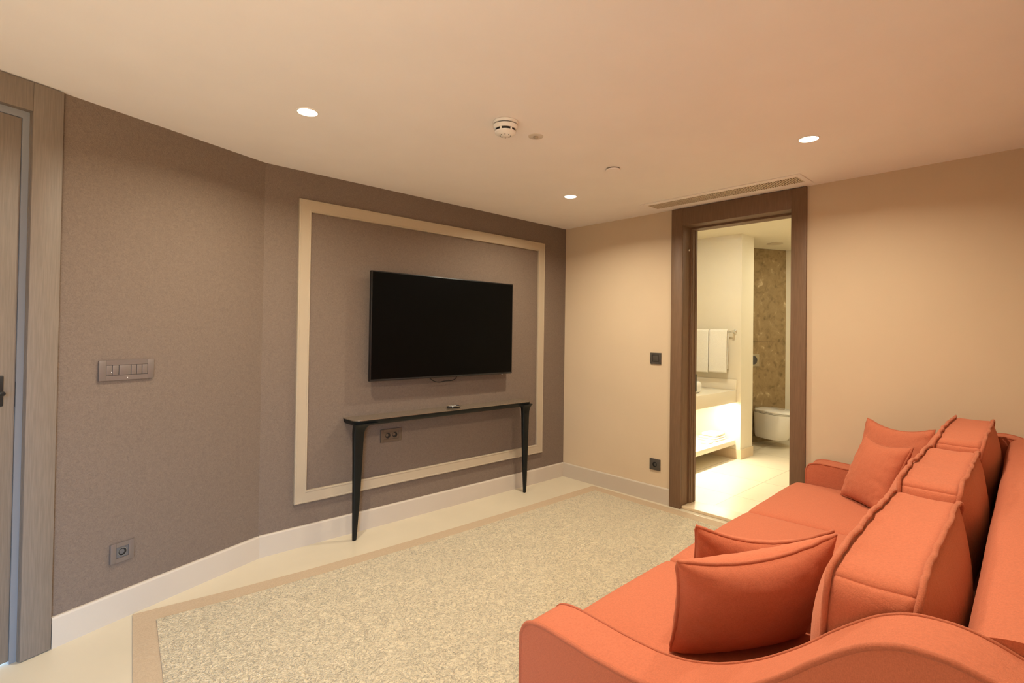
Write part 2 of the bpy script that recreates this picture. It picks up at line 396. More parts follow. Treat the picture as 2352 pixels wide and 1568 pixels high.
# ------------------------------------------------------------------ wall moulding frame
FL, FR_, FT, FB, FW = -2.530, -0.308, 2.173, 0.270, 0.076
bm = NB(); t = 0.022
def ring_profile(bm, prof):
    # prof: (inset from outer edge, proud of wall)
    loops = []
    for ins, pr in prof:
        loops.append([bm.verts.new((x, -pr, z)) for x, z in ((FL+ins, FB+ins), (FR_-ins, FB+ins), (FR_-ins, FT-ins), (FL+ins, FT-ins))])
    for a, b in zip(loops, loops[1:]):
        for i in range(4):
            j = (i+1) % 4; bm.faces.new((a[i], a[j], b[j], b[i]))
ring_profile(bm, [(0, 0.0005), (0, 0.018), (0.004, t), (0.010, t), (0.012, 0.0195), (FW-0.012, 0.0175), (FW-0.010, 0.0195), (FW-0.003, 0.0195), (FW, 0.015), (FW, 0.0005)])
fr = obj('wall_moulding', bm, TRIMC); rebase(fr, (-1.42, 0, 0.27))
tag(fr, 'large cream rectangular moulding frame on the taupe wall around the television', 'moulding')

# ------------------------------------------------------------------ television
tv = thing('television', 'large black flat screen television mounted on the taupe wall, switched off', 'television', (-1.419, 0, 1.012))
obj('bezel', bx(-0.652, 0.652, -0.086, -0.060, 0.0, 0.750, bev=0.003), BEZEL, tv, True)
obj('screen', bx(-0.643, 0.643, -0.0885, -0.0855, 0.016, 0.742), SCREEN, tv)
obj('lower_trim', bx(-0.648, 0.648, -0.0895, -0.0855, 0.002, 0.012, bev=0.001), mat('dark_brushed_trim', srgb(52, 52, 52), 0.3, metal=0.6), tv, True)
obj('housing', bx(-0.46, 0.46, -0.0600, -0.030, 0.06, 0.55, bev=0.01), BEZEL, tv, True)
obj('wall_bracket', bx(-0.2, 0.2, -0.032, -0.0005, 0.15, 0.45), BLACKM, tv)
bm = NB(); tube(bm, catmull([(-0.175, -0.065, 0.03), (-0.155, -0.066, -0.004), (-0.115, -0.066, -0.028), (-0.07, -0.066, -0.036), (-0.02, -0.066, -0.030), (0.04, -0.066, -0.030), (0.075, -0.065, -0.018), (0.105, -0.063, 0.02)], 8), 0.0035, 8)
obj('cable', bm, BEZEL, tv, True)
obj('status_light', bx(0.535, 0.546, -0.088, -0.080, -0.004, 0.001), SILVER, tv)

# ------------------------------------------------------------------ console table
ct = thing('console_table', 'slim black console table with glossy top and tapered legs under the television', 'console table', (-1.40, 0, 0))
def slab(bm, x0, x1, y0, y1, z0, z1, r, seg=8):
    pts = [(x1, y1), (x0, y1)]
    for k in range(seg+1):
        a = math.pi + (math.pi/2)*k/seg; pts.append((x0+r+r*math.cos(a), y0+r+r*math.sin(a)))
    for k in range(seg+1):
        a = 1.5*math.pi + (math.pi/2)*k/seg; pts.append((x1-r+r*math.cos(a), y0+r+r*math.sin(a)))
    A = [bm.verts.new((x, y, z1)) for x, y in pts]; B = [bm.verts.new((x, y, z0)) for x, y in pts]
    bm.faces.new(A); bm.faces.new(B)
    for i in range(len(pts)):
        j = (i+1) % len(pts); bm.faces.new((A[i], A[j], B[j], B[i]))
obj_b = NB(); slab(obj_b, -0.815, 0.800, -0.178, -0.0005, 0.7715, 0.777, 0.055); obj('table_top', obj_b, GLASSTOP, ct)
# apron: follows the top's outline, rounded under below
bm = NB(); x0, x1, y0, y1 = -0.812, 0.797, -0.176, -0.001
def outline(ins, r):
    X0, X1, Y0 = x0+ins, x1-ins, y0+ins; pts = [(X1, y1), (X0, y1)]
    for k in range(9):
        a = math.pi + (math.pi/2)*k/8; pts.append((X0+r+r*math.cos(a), Y0+r+r*math.sin(a)))
    for k in range(9):
        a = 1.5*math.pi + (math.pi/2)*k/8; pts.append((X1-r+r*math.cos(a), Y0+r+r*math.sin(a)))
    return pts
L = []
for ins, r, z in ((0, 0.055, 0.7715), (0.001, 0.054, 0.758), (0.006, 0.050, 0.746), (0.014, 0.045, 0.738), (0.020, 0.04, 0.736)):
    L.append([bm.verts.new((x, y, z)) for x, y in outline(ins, r)])
for a, b in zip(L, L[1:]):
    for i in range(len(a)):
        j = (i+1) % len(a); bm.faces.new((a[i], a[j], b[j], b[i]))
bm.faces.new(L[0]); bm.faces.new(L[-1]); obj('apron', bm, BLACKL, ct, True)
def cleg(side):
    bm = NB(); R_ = []
    #      z, outer x (world, from the table centre), width, depth
    lv = ((0.0, 0.768, 0.022, 0.020), (0.004, 0.769, 0.025, 0.023), (0.10, 0.771, 0.034, 0.026), (0.30, 0.774, 0.050, 0.030), (0.50, 0.777, 0.062, 0.033),
          (0.64, 0.780, 0.070, 0.035), (0.69, 0.782, 0.075, 0.037), (0.715, 0.786, 0.083, 0.042), (0.730, 0.790, 0.094, 0.048), (0.740, 0.7935, 0.110, 0.055), (0.746, 0.795, 0.132, 0.062), (0.752, 0.7955, 0.160, 0.068))
    for z, xo, wx, dy in lv:
        if side > 0: xb = xo; xa = xo-wx
        else: xa = -(xo+0.030) + max(0, (z-0.70))*0.3; xb = xa+wx
        yb = -0.122; ya = yb-dy; c = min(wx, dy)*0.30
        if z > 0.70: ya = min(ya, -0.160); 
        pts = []
        for cx, cy, a0 in ((xb-c, yb-c, 0), (xa+c, yb-c, 90), (xa+c, ya+c, 180), (xb-c, ya+c, 270)):
            for k in range(4):
                a = math.radians(a0+30*k); pts.append((cx+c*math.cos(a), cy+c*math.sin(a), z))
        R_.append([bm.verts.new(p) for p in pts])
    for a, b in zip(R_, R_[1:]):
        for i in range(16):
            j = (i+1) % 16; bm.faces.new((a[i], a[j], b[j], b[i]))
    bm.faces.new(R_[0]); bm.faces.new(R_[-1]); return bm
obj('leg', cleg(-1), BLACKL, ct, True); obj('leg', cleg(1), BLACKL, ct, True)
# tray with metal things, on the table
tr = thing('oval_tray', 'small dark oval dish with shiny metal rim lying on the console table', 'dish', (-1.37, -0.085, 0.777), 0.1)
bm = NB(); lathe(bm, [(0.035, 0.0), (0.060, 0.002), (0.068, 0.012), (0.064, 0.012), (0.056, 0.005), (0.0001, 0.004)], 36)
xform(bm, Matrix.Diagonal((1, 0.55, 1, 1))); obj('dish', bm, BLACKM, tr, True)
bm = NB(); tube(bm, [(0.066*math.cos(a), 0.036*math.sin(a), 0.0125) for a in [2*math.pi*k/36 for k in range(36)]], 0.0022, 8, True); obj('rim', bm, CHROME, tr, True)
obj('lid', bx(-0.040, 0.010, -0.014, 0.014, 0.006, 0.017, bev=0.004), SILVER, tr, True)

# ------------------------------------------------------------------ plates: built in a frame x right, y out of the wall (+y to the room), z up
def wall_frame(p, n):
    """matrix whose +y is the room-side normal n, +z up, +x to the viewer's left-right"""
    n = Vector(n).normalized(); x = n.cross(Vector((0, 0, 1))).normalized()
    return Matrix(((x.x, n.x, 0, p[0]), (x.y, n.y, 0, p[1]), (0, 0, 1, p[2]), (0, 0, 0, 1)))
def plate_ring(bm, w, h, iw, ih, t, cx=0):
    box(bm, -w/2, w/2, 0.0, 0.004, -h/2, h/2)
    # raised frame around an opening
    box(bm, -w/2, cx-iw/2, 0.004, t, -h/2, h/2, bev=0.001); box(bm, cx+iw/2, w/2, 0.004, t, -h/2, h/2, bev=0.001)
    box(bm, cx-iw/2, cx+iw/2, 0.004, t, ih/2, h/2); box(bm, cx-iw/2, cx+iw/2, 0.004, t, -h/2, -ih/2)
def socket_round(bm_face, parent, cx, r, fm, m_hole, yb=0.006):
    bm = NB(); seg = 32
    lathe(bm, [(r, yb+0.0035), (r*0.93, yb+0.0035), (r*0.90, yb-0.0015), (0.0001, yb-0.0015)], seg, 'Y', (cx, 0, 0)); obj('socket_well', bm, m_hole, parent, True)
# left-wall switch
n = WN
pc = Vector((BX, 0, 0)) + WD*0.725
sw = thing('light_switch', 'wide taupe light switch panel with five rockers on the angled wall by the door', 'light switch')
sw.matrix_world = wall_frame((pc.x, pc.y, 1.156), n)
bm = NB(); plate_ring(bm, 0.232, 0.092, 0.176, 0.048, 0.011); obj('faceplate', bm, PLATE, sw, True)
xs = [(-_b, -_a) for _a, _b in ((-0.087, -0.064), (-0.062, -0.037), (-0.035, 0.014), (0.016, 0.038), (0.040, 0.062), (0.064, 0.087))]
for a, b in xs: obj('rocker', bx(a, b, 0.004, 0.0105, -0.0225, 0.0225, bev=0.0015), PLATE, sw, True)
bm = NB(); lathe(bm, [(0.002, 0.0105), (0.002, 0.0118)], 10, 'Y', (0.066, 0, -0.008)); obj('indicator', bm, WHITEP, sw)
bm = NB(); lathe(bm, [(0.002, 0.0105), (0.002, 0.0118)], 10, 'Y', (0.0, 0, -0.036)); obj('indicator', bm, WHITEP, sw)
pc = Vector((BX, 0, 0)) + WD*0.728
so = thing('wall_socket', 'square taupe power socket low on the angled wall near the wooden door', 'socket')
so.matrix_world = wall_frame((pc.x, pc.y, 0.309), n)
bm = NB(); plate_ring(bm, 0.100, 0.090, 0.052, 0.050, 0.010); obj('faceplate', bm, PLATE, so, True)
obj('socket_insert', bx(-0.025, 0.025, 0.004, 0.008, -0.024, 0.024), DARKG, so)
bm = NB(); lathe(bm, [(0.0195, 0.0085), (0.0175, 0.0085), (0.017, 0.0082)], 32, 'Y'); obj('socket_ring', bm, SILVER, so, True)
bm = NB(); lathe(bm, [(0.0168, 0.0083), (0.0168, 0.0086)], 32, 'Y'); obj('socket_well', bm, HOLE, so, True)
bm = NB(); lathe(bm, [(0.011, 0.0086), (0.011, 0.0095)], 24, 'Y', (0.003, 0, 0.002)); obj('socket_core', bm, DARKG, so, True)
# double socket behind console
ds = thing('double_socket', 'brown double power socket on the taupe wall beneath the console table', 'socket')
ds.matrix_world = wall_frame((-1.855, 0, 0.617), (0, -1, 0))
bm = NB(); plate_ring(bm, 0.166, 0.090, 0.120, 0.052, 0.010); obj('faceplate', bm, PLATED, ds, True)
obj('socket_insert', bx(-0.059, 0.059, 0.004, 0.008, -0.025, 0.025), PLATED, ds)
for cx in (-0.028, 0.028):
    bm = NB(); lathe(bm, [(0.0195, 0.0082), (0.0195, 0.0086)], 28, 'Y', (cx, 0, 0)); obj('socket_well', bm, HOLE, ds, True)
    bm = NB(); lathe(bm, [(0.010, 0.0086), (0.010, 0.0094)], 20, 'Y', (cx+0.007, 0, 0.004)); obj('socket_core', bm, PLATED, ds, True)
# door wall switch and socket
s2 = thing('light_switch', 'small square dark grey light switch beside the bathroom doorway', 'light switch')
s2.matrix_world = wall_frame((0, -0.988, 1.161), (-1, 0, 0))
bm = NB(); plate_ring(bm, 0.096, 0.092, 0.058, 0.056, 0.010); obj('faceplate', bm, DARKP, s2, True)
obj('rocker', bx(-0.027, 0.027, 0.004, 0.0095, -0.026, 0.026, bev=0.002), DARKP, s2, True)
s3 = thing('wall_socket', 'small square dark grey power socket low on the cream wall beside the bathroom doorway', 'socket')
s3.matrix_world = wall_frame((0, -0.991, 0.300), (-1, 0, 0))
bm = NB(); box(bm, -0.048, 0.048, 0, 0.010, -0.045, 0.045, bev=0.002); obj('faceplate', bm, DARKP, s3, True)
bm = NB(); lathe(bm, [(0.0205, 0.0102), (0.0205, 0.0106)], 28, 'Y'); obj('socket_well', bm, HOLE, s3, True)
bm = NB(); lathe(bm, [(0.011, 0.0106), (0.011, 0.0112)], 20, 'Y', (-0.006, 0, 0)); obj('socket_core', bm, DARKP, s3, True)

# ------------------------------------------------------------------ ceiling fittings
def downlight(x, y, label, power):
    t = thing('downlight', label, 'ceiling light', (x, y, H), 0, 'recessed ceiling downlights')
    bm = NB(); lathe_pts = [(0.042, 0.0), (0.050, 0.0), (0.050, -0.002), (0.044, -0.0035), (0.042, -0.001)]
    rings = []
    for r, z in lathe_pts: rings.append([bm.verts.new((r*math.cos(2*math.pi*i/40), r*math.sin(2*math.pi*i/40), z)) for i in range(40)])
    for a, b in zip(rings, rings[1:]):
        for i in range(40): bm.faces.new((a[i], a[(i+1) % 40], b[(i+1) % 40], b[i]))
    obj('trim_ring', bm, WHITEP, t, True)
    bm = NB(); lathe(bm, [(0.0425, -0.0004), (0.0425, -0.0014)], 40); obj('lens', bm, LENS, t)
    l = bpy.data.lights.new('downlight_lamp', 'AREA'); l.shape = 'DISK'; l.size = 0.05; l.energy = power; l.color = WARM
    l.spread = math.radians(155)
    o = bpy.data.objects.new('downlight_lamp', l); C.objects.link(o); o.parent = t; o.location = (0, 0, -0.006)
    return t
downlight(-2.835, -0.903, 'bright round recessed ceiling light nearest the left wall, above the console table end', P_SPOT)
downlight(-0.888, -0.812, 'bright round recessed ceiling light nearest the corner between television wall and doorway', P_SPOT)
downlight(-0.899, -2.388, 'bright round recessed ceiling light at the right, above the far end of the sofa', P_SPOT*0.75)
downlight(-2.430, -2.500, 'bright round recessed ceiling light at the top edge of the view, only its glow showing', P_SPOT)
sd = thing('smoke_detector', 'round white smoke detector with dark slots on the ceiling', 'smoke detector', (-2.120, -1.462, H))
bm = NB(); lathe(bm, [(0.057, 0), (0.060, -0.003), (0.060, -0.015), (0.055, -0.0155)], 48); obj('mount', bm, WHITEP, sd, True)
bm = NB(); lathe(bm, [(0.0535, -0.0155), (0.0535, -0.0205)], 48); obj('gap_ring', bm, HOLE, sd)
bm = NB(); lathe(bm, [(0.059, -0.0205), (0.0585, -0.030), (0.052, -0.038)], 48); obj('body', bm, WHITEP, sd, True)
bm = NB(); lathe(bm, [(0.047, -0.038), (0.045, -0.049)], 48); obj('slot', bm, HOLE, sd)
for k in range(6):
    a = math.radians(60*k+22)
    b2 = NB(); box(b2, 0.040, 0.0505, -0.004, 0.004, -0.0495, -0.0375); xform(b2, Matrix.Rotation(a, 4, 'Z')); obj('rib', b2, WHITEP, sd)
bm = NB(); lathe(bm, [(0.0505, -0.049), (0.049, -0.055), (0.038, -0.063), (0.018, -0.068), (0.0001, -0.069)], 48); obj('cap', bm, WHITEP, sd, True)
for k in range(8):
    a = 2*math.pi*k/8; bm = NB(); lathe(bm, [(0.0028, -0.0640), (0.0028, -0.0672)], 8, 'Z', (0.024*math.cos(a), 0.024*math.sin(a), 0)); obj('vent_hole', bm, HOLE, sd)
sp = thing('sprinkler_cover', 'small flat round ceiling plate with a darker centre next to the smoke detector', 'ceiling plate', (-1.89, -1.438, H))
bm = NB(); lathe(bm, [(0.038, 0), (0.038, -0.002), (0.034, -0.003)], 40); obj('plate', bm, mat('off_white_plastic', srgb(214, 202, 186), 0.5), sp, True)
bm = NB(); lathe(bm, [(0.013, -0.003), (0.012, -0.008), (0.006, -0.012)], 24); obj('nozzle', bm, mat('grey_nozzle', srgb(170, 155, 135), 0.5), sp, True)
sk = thing('ceiling_disc', 'x', 'x', (-1.195, -1.41, H)); obj('gap_ring', lathe(NB(), [(0.040, -0.0003), (0.040, -0.006)], 40), mat('painted_shadow_grey', srgb(90, 75, 60), 0.7), sk)  # dark ring paints the shadow line around the raised disc
obj('disc', lathe(NB(), [(0.043, -0.006), (0.0435, -0.012), (0.041, -0.014)], 40), CEIL, sk, True)
tag(sk, 'plain round raised ceiling cover in front of the air vent', 'ceiling plate')
# vent over the doorway
vt = thing('air_vent', 'long narrow ceiling air vent grille above the bathroom doorway', 'vent', (-0.205, -1.600, H))
bm = NB(); X0, X1, Y0, Y1 = -0.125, 0.130, -0.565, 0.565; xi0, xi1, yi0, yi1 = -0.078, 0.062, -0.530, 0.520
box(bm, X0, xi0, Y0, Y1, -0.006, -0.0005, bev=0.001); box(bm, xi1, X1, Y0, Y1, -0.006, -0.0005, bev=0.001)
box(bm, xi0, xi1, Y0, yi0, -0.006, -0.0005); box(bm, xi0, xi1, yi1, Y1, -0.006, -0.0005); obj('vent_frame', bm, CEIL, vt)
obj('duct', bx(xi0, xi1, yi0, yi1, -0.0010, -0.0004), HOLE, vt)
bm = NB(); nb = 72
for k in range(nb+1):
    y = yi0 + (yi1-yi0)*k/nb; box(bm, xi0, xi1, y-0.0036, y+0.0036, -0.0068, -0.0012)
for k in range(1, 4):
    x = xi0 + (xi1-xi0)*k/4; box(bm, x-0.002, x+0.002, yi0, yi1, -0.0066, -0.0014)
obj('grille', bm, mat('grille_cream', srgb(214, 200, 176), 0.5), vt)

# ------------------------------------------------------------------ rug
OUT = [(-3.366, -0.274), (-3.0, -0.322), (-2.591, -0.358), (-2.1, -0.382), (-1.556, -0.396), (-0.8, -0.404), (-0.060, -0.406), (-0.066, -1.0), (-0.075, -3.36), (-3.74, -3.36), (-3.434, -0.851)]
INN = [(-3.292, -0.403), (-2.95, -0.438), (-2.55, -0.466), (-2.05, -0.486), (-1.6, -0.500), (-0.9, -0.507), (-0.160, -0.508), (-0.180, -1.0), (-0.20, -3.26), (-3.64, -3.26), (-3.348, -0.928)]
rg = thing('area_rug', 'large sand coloured textured rug with a plain tan border on the pale floor', 'rug', (-1.7, -1.8, 0))
def rel(p, z): return (p[0]+1.7, p[1]+1.8, z)
bm = NB(); a = [bm.verts.new(rel(p, 0.0006)) for p in OUT]; b = [bm.verts.new(rel(p, 0.006)) for p in OUT]; c = [bm.verts.new(rel(p, 0.006)) for p in INN]; d = [bm.verts.new(rel(p, 0.0006)) for p in INN]
for l0, l1 in ((a, b), (b, c), (c, d)):
    for i in range(len(OUT)):
        j = (i+1) % len(OUT); bm.faces.new((l0[i], l0[j], l1[j], l1[i]))
obj('border', bm, RUGB, rg)
bm = NB(); b = [bm.verts.new(rel(p, 0.010)) for p in INN]; a = [bm.verts.new(rel(p, 0.0008)) for p in INN]
bm.faces.new(b); bm.faces.new(a)
for i in range(len(INN)):
    j = (i+1) % len(INN); bm.faces.new((a[i], a[j], b[j], b[i]))
obj('pile', bm, RUG, rg)

# ------------------------------------------------------------------ sofa
SA = math.radians(1.8); SO = Vector((-2.742, -2.246, 0))
sofa = thing('sofa', 'long coral orange fabric sofa with scroll arms and piped cushions in the foreground', 'sofa', SO, SA)
SM = Matrix.Translation(SO) @ Matrix.Rotation(SA, 4, 'Z')
ARM = [(0.000, 0.060), (0.002, 0.30), (0.002, 0.50), (-0.002, 0.535), (-0.016, 0.560), (-0.045, 0.572), (-0.090, 0.576), (-0.158, 0.573), (-0.240, 0.568), (-0.321, 0.567), (-0.385, 0.574), (-0.440, 0.588), (-0.500, 0.612), (-0.560, 0.645), (-0.610, 0.680), (-0.666, 0.726), (-0.712, 0.770), (-0.752, 0.805), (-0.790, 0.834), (-0.830, 0.853), (-0.870, 0.861), (-0.910, 0.861), (-0.950, 0.852), (-0.995, 0.836), (-1.04, 0.825), (-1.085, 0.815), (-1.115, 0.79), (-1.125, 0.74), (-1.125, 0.06)]
def arm(x0, x1, name):
    prof = catmull([(0, p[0], p[1]) for p in ARM], 4)
    bm = NB(); A = [bm.verts.new((x0, p.y, p.z)) for p in prof]; B = [bm.verts.new((x1, p.y, p.z)) for p in prof]
    fa = bm.faces.new(A); fb = bm.faces.new(B)
    for i in range(len(A)):
        j = (i+1) % len(A); bm.faces.new((A[i], A[j], B[j], B[i]))
    es = [e for e in list(fa.edges)+list(fb.edges)]
    bmesh.ops.bevel(bm, geom=es, offset=0.008, segments=3, affect='EDGES', profile=0.5)
    bmesh.ops.triangulate(bm, faces=[f for f in bm.faces if len(f.verts) > 4])
    o = obj(name, bm, CLOTH, sofa, True, 50)
    for x, rr in ((x0+0.003, 0.0062), (x1-0.003, 0.0036)) if x0 < 1 else ((x0+0.003, 0.005), (x1-0.003, 0.004)):
        pts = [(x + 0.0008*noise.noise(Vector((x, p.y*22, p.z*22))), p.y, p.z + 0.001*noise.noise(Vector((x, p.y*30, 3)))) for p in prof]
        b2 = NB(); tube(b2, pts, rr, 10); obj('piping', b2, PIPE, o, True, None)
    return o
arm(0.0, 0.145, 'arm'); arm(2.553, 2.698, 'arm')
obj('base_frame', bx(0.146, 2.552, -1.10, 0.0, 0.06, 0.305, bev=0.006), CLOTH, sofa, True)
for x in (0.07, 2.62):
    for y in (-0.06, -1.05): obj('leg', bx(x-0.025, x+0.025, y-0.025, y+0.025, 0.0105, 0.0605), BLACKL, sofa)
BK = [(-0.885, 0.306), (-0.893, 0.60), (-0.900, 0.74), (-0.908, 0.81), (-0.925, 0.848), (-0.955, 0.862), (-1.00, 0.866), (-1.06, 0.860), (-1.10, 0.835), (-1.115, 0.79), (-1.12, 0.306)]
prof = catmull([(0, p[0], p[1]) for p in BK], 5); bm = NB(); NX = 40; rows = []
for k in range(NX+1):
    x = 0.1455 + (2.5525-0.1455)*k/NX
    rows.append([bm.verts.new((x, p.y + 0.004*noise.noise(Vector((x*2.3, p.z*4, 1))), p.z + 0.004*noise.noise(Vector((x*2.1, 5, 2))))) for p in prof])
for a, b in zip(rows, rows[1:]):
    for i in range(len(a)-1): bm.faces.new((a[i], a[i+1], b[i+1], b[i]))
    bm.faces.new((a[-1], a[0], b[0], b[-1]))
bm.faces.new(rows[0]); bm.faces.new(rows[-1]); obj('back', bm, CLOTH, sofa, True, 60)
# seat cushions
SEAMS = [0.148, 0.925, 1.752, 2.550]
for k in range(3):
    x0, x1 = SEAMS[k]+0.0015, SEAMS[k+1]-0.0015; cx = (x0+x1)/2; sx = x1-x0; y0, y1 = -0.66, 0.062; z0, z1 = 0.307, 0.445
    def dfm(q, sx=sx, cx=cx, k=k):
        u, v = q.x/(sx/2), q.y/((y1-y0)/2)
        z = q.z + (0.022*(1-u**4)*(1-abs(v)**3) if q.z > 0 else 0)
        yy = q.y + 0.012*(1-u**4)*max(0, v)**6*(1 if abs(q.z) < 0.05 else 0.7)
        w_ = 0.0025*noise.noise(Vector((q.x*5+k*7, q.y*5, 0)))
        return Vector((cx + q.x, (y0+y1)/2 + yy, (z0+z1)/2 + z + (w_ if q.z > 0 else 0)))
    o = obj('seat_cushion', softbox((sx, y1-y0, z1-z0), 0.030, 18, dfm), CLOTH, sofa, True, None)
    pts = []
    hx, hy, r = sx/2-0.004, (y1-y0)/2-0.004, 0.028
    for cxx, cyy, a0 in ((hx-r, hy-r, 0), (-hx+r, hy-r, 90), (-hx+r, -hy+r, 180), (hx-r, -hy+r, 270)):
        for j in range(6): a = math.radians(a0+18*j); pts.append(Vector((cxx+r*math.cos(a), cyy+r*math.sin(a), -0.055)))
    b2 = NB(); tube(b2, [dfm(p) for p in pts], 0.004, 8, True); obj('piping', b2, PIPE, o, True, None)
# back cushions: box cushions standing on the seat, boxing strip on top between two piped rims
def back_cushion(x0, x1, ztop, seed, lean, roll=0.0, dy=0.0):
    sx = x1-x0; cx = (x0+x1)/2; zb = 0.458; sz = ztop-zb; T = 0.138
    def place(q):
        # q in cushion frame: x width, y thickness, z height from bottom
        y = q.y + math.tan(lean)*(ztop-zb-q.z)
        return Vector((cx + q.x, -0.776 + dy + y, zb + q.z + roll*q.x))
    def dfm(q):
        q = q.copy(); RC = 0.055; dx = abs(q.x)-(sx/2-RC); dz = abs(q.z)-(sz/2-RC)
        if dx > 0 and dz > 0:
            kk = max(dx, dz)/math.hypot(dx, dz)
            q.x = math.copysign(sx/2-RC+dx*kk, q.x); q.z = math.copysign(sz/2-RC+dz*kk, q.z)
        u = q.x/(sx/2); v = q.z/(sz/2); w_ = q.y/(T/2)
        fall = max(0, 1-abs(u)**2.6)*max(0, 1-abs(v)**2.4)
        y = q.y
        if w_ > 0.2: y += 0.075*fall**0.75*(w_-0.2)/0.8
        elif w_ < -0.2: y -= 0.062*fall**0.8*(-w_-0.2)/0.8
        wr = 0.0045*noise.noise(Vector((q.x*7+seed, q.y*9, q.z*7))) + 0.0028*noise.noise(Vector((q.x*24+seed, q.y*20, q.z*10)))
        z = q.z + sz/2
        sv = max(0.0, min(1.0, (v-0.45)/0.5)); sv = sv*sv*(3-2*sv)
        if v > 0.45:
            z += sv*(-0.010*(1-abs(w_)**2)*(1-u**4) + 0.012*(abs(u)**4)*(-1) + 0.006*noise.noise(Vector((q.x*6+seed, q.y*3, 4))))
            z += sv*0.0035*noise.noise(Vector((q.x*38+seed, q.y*7, 9)))
        x = q.x*(1 - 0.012*(1-v*v))
        x += 0.012*(1-v*v)*(u**9)*(1-w_*w_)
        return place(Vector((x, y + wr, z)))
    o = obj('back_cushion', softbox((sx, T, sz), 0.016, 26, dfm), CLOTH, sofa, True, None)
    for s in (1, -1):
        pts = []; hx, hz, r = sx/2-0.001, sz/2-0.001, 0.001
        segs = []
        for cxx, czz, a0 in ((hx-r, hz-r, 0), (-hx+r, hz-r, 90), (-hx+r, -hz+r, 180), (hx-r, -hz+r, 270)):
            segs.append(Vector((cxx+r*math.cos(math.radians(a0+45)), 0, czz+r*math.sin(math.radians(a0+45)))))
        dense = []
        for i, p in enumerate(segs):
            q = segs[(i+1) % len(segs)]; nn = max(1, int((q-p).length/0.012))
            for j in range(nn): dense.append(p.lerp(q, j/nn))
        for p in dense:
            g = dfm(Vector((p.x, s*(T/2-0.001), p.z)))
            g.z += 0.004 + 0.0035*noise.noise(Vector((p.x*16+seed, s*3, p.z*16))) if p.z > sz/2-0.04 else 0
            g.y += s*0.003 + 0.0045*noise.noise(Vector((p.x*13+seed*2, s*5, p.z*13)))
            pts.append(g)
        b2 = NB(); tube(b2, pts, 0.0065, 10, True); obj('piping', b2, PIPE, o, True, None)
    return o
back_cushion(0.158, 0.938, 0.902, 1.3, math.radians(4))
back_cushion(0.945, 1.690, 0.926, 5.1, math.radians(5))
back_cushion(1.700, 2.545, 0.956, 9.7, math.radians(7), dy=-0.012)

# ------------------------------------------------------------------ throw pillows, four corners given in the sofa's frame
def pillow(BL, BR, TR, TL, label, T, seed, k=0.07, sag=0.03, group='coral throw pillows on the sofa'):
    P = [SM @ Vector(p) for p in (BL, BR, TR, TL)]
    cen = (P[0]+P[1])/2; cen.z = min(P[0].z, P[1].z)
    t = thing('throw_pillow', label, 'pillow', cen, 0, group)
    P = [p-cen for p in P]; nrm = ((P[1]-P[0]).cross(P[3]-P[0])).normalized()
    N = 34
    def pos(a, b):
        a2 = a*(1-k*(1-b*b)); b2 = b*(1-k*(1-a*a)) - (sag*(1-a*a) if b > 0 else 0)*max(0, b)
        u, v = (a2+1)/2, (b2+1)/2
        return P[0]*(1-u)*(1-v)+P[1]*u*(1-v)+P[2]*u*v+P[3]*(1-u)*v
    bm = NB(); G = {}
    for side in (1, -1):
        for i in range(N+1):
            for j in range(N+1):
                a = math.sin(math.pi*(i/N-0.5)); b = math.sin(math.pi*(j/N-0.5))
                if side == -1 and (i in (0, N) or j in (0, N)): G[(side, i, j)] = G[(1, i, j)]; continue
                h = T/2*(max(0, (1-a*a)*(1-b*b)))**0.42
                e = min(1, 4*(1-max(abs(a), abs(b))))
                cr = 0.0035*noise.noise(Vector((a*9+seed, b*9, side*3)))*e*(1 + 2*abs(a)**3)
                cr += 0.004*math.sin(b*16+seed*3+2*noise.noise(Vector((a*2, b*2, seed))))*(abs(a)**5)*(1-abs(a))*8
                G[(side, i, j)] = bm.verts.new(pos(a, b) + nrm*side*(h + cr*(1 if h > 0.004 else 0)))
    for side in (1, -1):
        for i in range(N):
            for j in range(N):
                q = [G[(side, i, j)], G[(side, i+1, j)], G[(side, i+1, j+1)], G[(side, i, j+1)]]
                bm.faces.new(q if side == 1 else q[::-1])
    o = obj('cover', bm, CLOTH, t, True, None)
    M_ = 30; loop = []
    for i in range(M_): loop.append((-1+2*i/M_, -1))
    for i in range(M_): loop.append((1, -1+2*i/M_))
    for i in range(M_): loop.append((1-2*i/M_, 1))
    for i in range(M_): loop.append((-1, 1-2*i/M_))
    pts = []
    for i, (a, b) in enumerate(loop):
        ra = a; rb = b
        if abs(a) > 0.93 and abs(b) > 0.93: ra, rb = a*0.985, b*0.985
        pts.append(pos(ra, rb) + nrm*0.002*noise.noise(Vector((a*8, b*8, seed))))
    b2 = NB(); tube(b2, pts, 0.0055, 10, True); obj('piping', b2, PIPE, t, True, None)
    return t
pillow((0.315, -0.275, 0.470), (0.700, -0.510, 0.470), (0.622, -0.612, 0.812), (0.172, -0.366, 0.792),
       'coral piped throw pillow nearest the near arm, front of the near pair', 0.17, 1.0, sag=0.22)
pillow((0.665, -0.150, 0.468), (0.790, -0.540, 0.468), (0.715, -0.585, 0.790), (0.560, -0.232, 0.748),
       'coral piped throw pillow half hidden behind the nearest pillow', 0.10, 2.2, sag=0.30)
pillow((2.345, -0.235, 0.470), (2.110, -0.470, 0.470), (2.215, -0.578, 0.812), (2.430, -0.336, 0.806),
       'coral throw pillow standing in front of the far pillow by the far arm', 0.13, 3.1, sag=0.12)
pillow((2.470, -0.240, 0.470), (2.310, -0.600, 0.470), (2.380, -0.645, 0.888), (2.610, -0.310, 0.884),
       'coral throw pillow furthest back, leaning by the far arm and doorway wall', 0.11, 4.4, sag=0.14)

